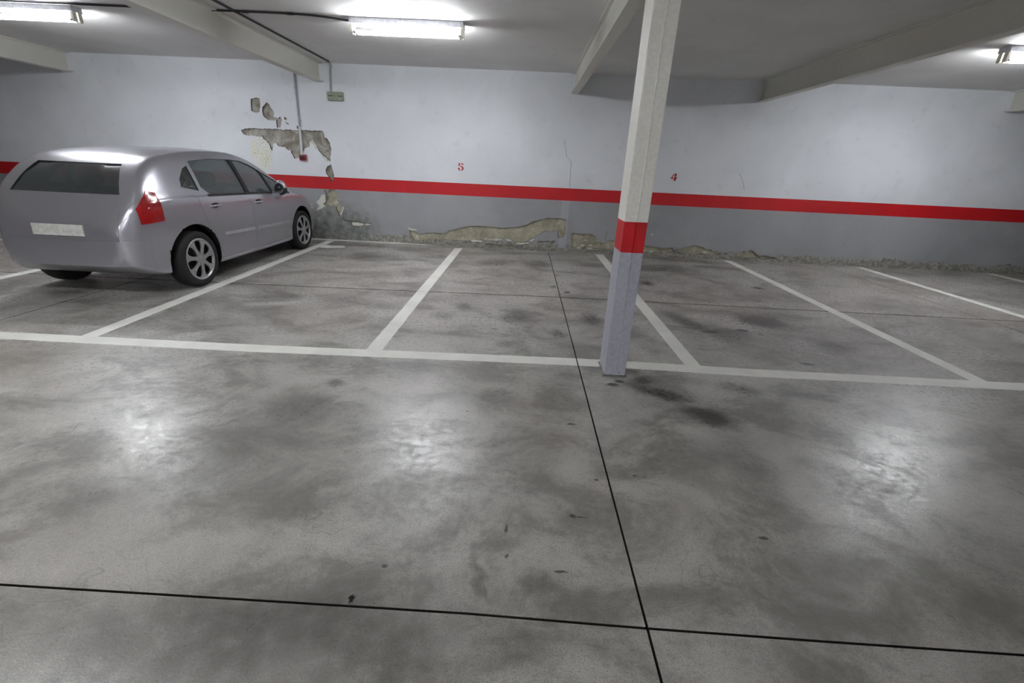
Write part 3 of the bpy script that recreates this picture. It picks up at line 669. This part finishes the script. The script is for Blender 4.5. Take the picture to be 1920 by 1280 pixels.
for p in nm.polygons:
    c = p.center; w = 0
    for wy_ in WHY.values():
        if math.hypot(c.y-wy_, c.z-WR-.01) < .396 and abs(c.x) > .5: w = 1
    s = 2.1-c.y
    if w == 0 and 1.05 < s < 3.95 and c.z > .3:
        hit = BV.find_nearest(c)[3]
        if hit > .030: w = 2
        elif hit > .006: w = 2
    p.material_index = w
smooth_mesh(nm, 28)
for c in cut: d_ = c.data; bpy.data.objects.remove(c); bpy.data.meshes.remove(d_)
body.parent = car
# panels, panes and lamps laid onto the body surface
def patch(name, outline, side, off, thick, mat, parent, step=.05, axis='x', smooth=40, label=None):
    """outline in (s,z) for axis x, (x,z) for axis y (rear/front), (x,s) for axis z"""
    ol = densify(outline, step)
    xs_ = [p[0] for p in ol]; zs_ = [p[1] for p in ol]
    pts = list(ol)
    for a in np.arange(min(xs_)+step*.5, max(xs_), step):
        for b in np.arange(min(zs_)+step*.5, max(zs_), step):
            if inside((a, b), ol) and min((a-q[0])**2+(b-q[1])**2 for q in ol) > (step*.4)**2: pts.append((a, b))
    n = len(ol); vo_, eo_, fo_, *_r = delaunay_2d_cdt([Vector(p) for p in pts], [(i, (i+1) % n) for i in range(n)], [], 1, 1e-5)
    V, V2 = [], []
    for p in vo_:
        if axis == 'x': o_, d_ = Vector((side*2, 2.1-p[0], p[1])), Vector((-side, 0, 0))
        elif axis == 'y': o_, d_ = Vector((p[0], side*4, p[1])), Vector((0, -side, 0))
        else: o_, d_ = Vector((p[0], 2.1-p[1], 3)), Vector((0, 0, -1))
        h, nn, *_q = BV.ray_cast(o_, d_)
        if h is None: h = o_ + d_*1.2; nn = -d_
        V.append(h - d_*off); V2.append(h - d_*(off-thick))
    m_ = len(V); Fc = []; cnt = {}
    for tri in fo_:
        for i in range(3): e = frozenset((tri[i], tri[(i+1) % 3])); cnt[e] = cnt.get(e, 0)+1
    for tri in fo_:
        Fc.append(list(tri)); Fc.append([m_+i for i in tri[::-1]])
        for i in range(3):
            a, b = tri[i], tri[(i+1) % 3]
            if cnt[frozenset((a, b))] == 1: Fc.append([b, a, m_+a, m_+b])
    o = pydata(name, V+V2, Fc, mat, parent)
    bm = bmesh.new(); bm.from_mesh(o.data); bmesh.ops.recalc_face_normals(bm, faces=bm.faces[:]); bm.to_mesh(o.data); bm.free()
    smooth_mesh(o.data, smooth)
    if label: o['label'] = label
    return o
archpts = lambda ws, a0, a1, r_=.405: [(ws+r_*math.cos(math.radians(a)), WR+.01+r_*math.sin(math.radians(a))) for a in np.linspace(a0, a1, 8)]
for sd in (1, -1):
    fd = patch('front_door', [(1.18,.925),(1.215,.70),(1.25,.50),(1.285,.275),(2.27,.275),(2.30,.60),(2.285,.980),(1.7,.960)], sd, .0045, .012, M_SILVER, car)
    rd = patch('rear_door', [(2.305,.980),(2.315,.60),(2.29,.275),(2.98,.275)] + archpts(3.47, 175, 120)[0:7] + [(3.30,1.005),(2.80,.995)], sd, .0045, .012, M_SILVER, car)
    patch('side_moulding', [(1.36,.500),(1.36,.535),(2.26,.555),(2.26,.512)], sd, .022, .020, M_MOULD_LIT, fd)
    patch('side_moulding', [(2.33,.515),(2.33,.557),(2.98,.568),(2.98,.530)], sd, .022, .020, M_MOULD_LIT, rd)
    patch('window_seal', [(1.14,.942),(1.14,.960),(1.60,.986),(2.28,1.008),(2.28,.985),(1.7,.966)], sd, .008, .012, M_BLACK, fd)
    patch('window_seal', [(2.30,.985),(2.30,1.008),(3.1,1.027),(3.1,1.005)], sd, .008, .012, M_BLACK, rd)
    patch('window_pane', SIDE['front_glass'], sd, -.010, .004, M_GLASS, fd, .08)
    q = patch('quarter_window', SIDE['quarter_glass'], sd, -.010, .004, M_GLASS, car, .08)
    patch('window_pane', SIDE['rear_glass'], sd, -.010, .004, M_GLASS, rd, .08)
    patch('quarter_window', SIDE['small_glass'], sd, -.010, .004, M_GLASS, car, .08)
    patch('pillar_trim', [(1.612,.984),(1.657,.986),(1.722,1.288),(1.678,1.264)], sd, .002, .012, M_BLACK, car)
    patch('pillar_trim', [(2.232,1.008),(2.305,1.008),(2.305,1.418),(2.232,1.416)], sd, .003, .012, M_BLACK, car)
    patch('sill', [(1.27,.205),(1.27,.262),(3.06,.262),(3.06,.205)], sd, .012, .02, M_SILVER, car)
    patch('headlamp', [(.16,.60),(.50,.685),(.60,.755),(.34,.715),(.14,.655)], sd, .004, .015, M_HEAD, car)
    patch('tail_lamp', [(3.84,.80),(4.06,.78),(4.06,.93),(3.90,1.10),(3.82,1.08)], sd, .010, .025, M_LENS, car, .03)
    # handles
    for pr, s0, z0 in ((fd, 2.12, .872), (rd, 3.05, .892)):
        h, nn, *_q = BV.ray_cast(Vector((sd*2, 2.1-s0, z0)), Vector((-sd, 0, 0)))
        X_ = h.x
        cup = prism([(2.1-s0+.075*math.cos(a), z0+.006+.030*math.sin(a)) for a in np.linspace(0, 2*PI, 17)[:-1]], lambda a, b, d: (d, a, b), X_+sd*.003, X_+sd*.0075); obj('handle_recess', cup, M_BLACK, pr)
        obj('door_handle', tube(smoothpts([(X_, 2.1-s0-.095, z0+.004), (X_+sd*.034, 2.1-s0-.07, z0+.006), (X_+sd*.040, 2.1-s0, z0+.008), (X_+sd*.034, 2.1-s0+.07, z0+.004), (X_, 2.1-s0+.095, z0)], 4), [.010]*3+[.013]*11+[.010]*3, 10), M_SILVER, pr, smooth=60)
    # door mirror
    my = 2.1-1.66
    h, nn, *_q = BV.ray_cast(Vector((sd*2, my, .95)), Vector((-sd, 0, 0))); X_ = h.x
    bm = bmesh.new(); bmesh.ops.create_uvsphere(bm, u_segments=24, v_segments=14, radius=1)
    for v in bm.verts:
        x, y, z = v.co
        f_ = 1 if y > 0 else .35
        v.co = Vector((X_+sd*(.110+x*sd*.088*(1-.12*z)), my+.02+y*.10*f_, 1.045+z*(.112 if z > 0 else .100)))
    bmesh.ops.recalc_face_normals(bm, faces=bm.faces[:])
    mir = obj('door_mirror', bm, M_SILVER, car, smooth=60)
    bm = bmesh.new(); bmesh.ops.create_uvsphere(bm, u_segments=24, v_segments=10, radius=1)
    dl = [v for v in bm.verts if v.co.z > .15]; bmesh.ops.delete(bm, geom=dl, context='VERTS')
    for v in bm.verts:
        x, y, z = v.co; f_ = 1 if y > 0 else .37
        v.co = Vector((X_+sd*(.110+x*sd*.091*(1-.12*z)), my+.02+y*.104*f_, 1.045+z*.104))
    obj('mirror_lower_shell', bm, M_BLACK, mir, smooth=60)
    obj('mirror_glass', prism([(X_+sd*.110+.068*math.cos(a), 1.045+.070*math.sin(a)) for a in np.linspace(0, 2*PI, 21)[:-1]], lambda a, b, d: (a, d, b), my-.014, my-.008), M_MIRR, mir)
    obj('mirror_foot', tube([(X_-sd*.02, my+.04, .935), (X_+sd*.05, my+.03, .935), (X_+sd*.10, my+.02, .965)], [.060, .050, .040], 12), M_SILVER, mir, smooth=60)
# windscreen, rear window, other panels
patch('windscreen', WIND, 1, -.012, .004, M_GLASS, car, .12, 'z')
patch('rear_window', REAR, -1, -.010, .004, M_GLASS, car, .12, 'y')
patch('bonnet', [(-.62,.30),(-.35,.20),(0,.17),(.35,.20),(.62,.30),(.68,.75),(.66,1.04),(.35,.99),(0,.97),(-.35,.99),(-.66,1.04),(-.68,.75)], 1, .004, .012, M_SILVER, car, .07, 'z')
patch('front_bumper', [(-.68,.30),(.68,.30),(.70,.52),(-.70,.52)], 1, .010, .02, M_SILVER, car, .07, 'y')
patch('grille', [(-.42,.34),(.42,.34),(.45,.44),(-.45,.44)], 1, .014, .01, M_BLACK, car, .07, 'y')
patch('rear_bumper', [(-.74,.36),(.74,.36),(.76,.62),(-.76,.62)], -1, .012, .02, M_SILVER, car, .07, 'y')
patch('number_plate', [(-.26,.66),(.26,.66),(.26,.77),(-.26,.77)], -1, .012, .012, M_PLATE, car, .07, 'y')
patch('tailgate', [(-.60,.66),(.60,.66),(.60,.90),(.54,1.02),(-.54,1.02),(-.60,.90)], -1, .004, .012, M_SILVER, car, .07, 'y')
# underbody and cabin
obj('underbody', bx(-.62, .62, -1.7, 1.80, .20, .34, .02), M_BLACK, car)
db = obj('dashboard', prism([(.55,.42),(.92,.42),(.98,.90),(.80,.955),(.62,.93),(.52,.78)], lambda a, b, d: (d, a-.02, b), -.72, .72), M_CABIN, car)
def seat(x, y, wd_=.50):
    s_ = prism([(-.26,.40),(.26,.40),(.28,.55),(-.22,.53)], lambda a, b, d: (x+d, y+a, b), -wd_/2, wd_/2)
    st_ = obj('seat', s_, M_CABIN, car)
    obj('seat_back', prism([(-.22,.48),(-.10,.50),(-.26,1.08),(-.36,1.06)], lambda a, b, d: (x+d, y+a, b), -wd_/2+.02, wd_/2-.02), M_CABIN, st_)
    for hx in ((0,) if wd_ < .7 else (-.36, .36)):
        bm = bmesh.new(); bmesh.ops.create_uvsphere(bm, u_segments=16, v_segments=10, radius=1)
        for v in bm.verts: v.co = Vector((x+hx+v.co.x*.13, y-.33+v.co.y*.05, 1.17+v.co.z*.09))
        obj('headrest', bm, M_BLACK, st_, smooth=60)
seat(.37, .02); seat(-.37, .02); seat(0, -.85, 1.2)
bm = bmesh.new()
ringp = [Vector((-.37+.185*math.cos(a), .40+.185*math.sin(a)*.35, .93+.185*math.sin(a)*.93)) for a in np.linspace(0, 2*PI, 33)]
sw = obj('steering_wheel', tube(ringp, .016, 8, False), M_BLACK, car, smooth=60)
obj('wheel_hub', tube([(-.37, .385, .925), (-.37, .46, .90)], .07, 14), M_BLACK, sw)
obj('wheel_spoke', bx(-.55, -.19, .385, .405, .905, .945, .006), M_BLACK, sw)
# wheels
def wheel(sd, y):
    w = bpy.data.objects.new('wheel', None); COL.objects.link(w); w.parent = car
    X0 = sd*.855
    def put(bm, name, mat, parent, sm=40):
        for v in bm.verts: v.co = Vector((X0 + v.co.x*sd, y + v.co.y, WR + v.co.z))
        bmesh.ops.recalc_face_normals(bm, faces=bm.faces[:])
        return obj(name, bm, mat, parent, smooth=sm)
    put(lathe([(.20,-.185),(.290,-.19),(.313,-.175),(.319,-.15),(.3205,-.10),(.3205,-.05),(.318,-.02),(.307,-.004),(.282,.006),(.252,.004),(.238,-.006),(.20,-.02)], 56), 'tyre', M_RUB, w, 35)
    cv = put(lathe([(.228,-.03),(.240,-.010),(.240,.001),(.231,.006),(.221,.001),(.212,-.010),(.209,-.03)], 56), 'wheel_cover', M_RIM, w, 50)
    put(lathe([(.215,-.045),(.10,-.050),(.001,-.050)], 32), 'brake_backing', M_WELL, w)
    n = 7; bm = bmesh.new()
    for k in range(n):
        a0 = 2*PI*(k+.25)/n
        rows = []
        for rr, hw, x in ((.052, .030, .006), (.09, .023, .008), (.135, .022, .005), (.178, .032, .000), (.216, .066, -.006)):
            rows.append([(x-.016, rr, -hw), (x-.003, rr, -hw*.96), (x, rr, 0), (x-.003, rr, hw*.96), (x-.016, rr, hw)])
        vv = [[bm.verts.new((p[0], p[1]*math.cos(a0)-p[2]*math.sin(a0), p[1]*math.sin(a0)+p[2]*math.cos(a0))) for p in row] for row in rows]
        for A, B in zip(vv, vv[1:]):
            for q in range(4): bm.faces.new((A[q], A[q+1], B[q+1], B[q]))
    put(bm, 'cover_spokes', M_RIM, cv, 50)
    put(lathe([(.066,-.012),(.060,.008),(.036,.013),(.030,.009),(.026,.012),(.001,.014)], 32), 'hub_cap', M_RIM, cv, 50)
for sd in (1, -1):
    for y in WHY.values(): wheel(sd, y)
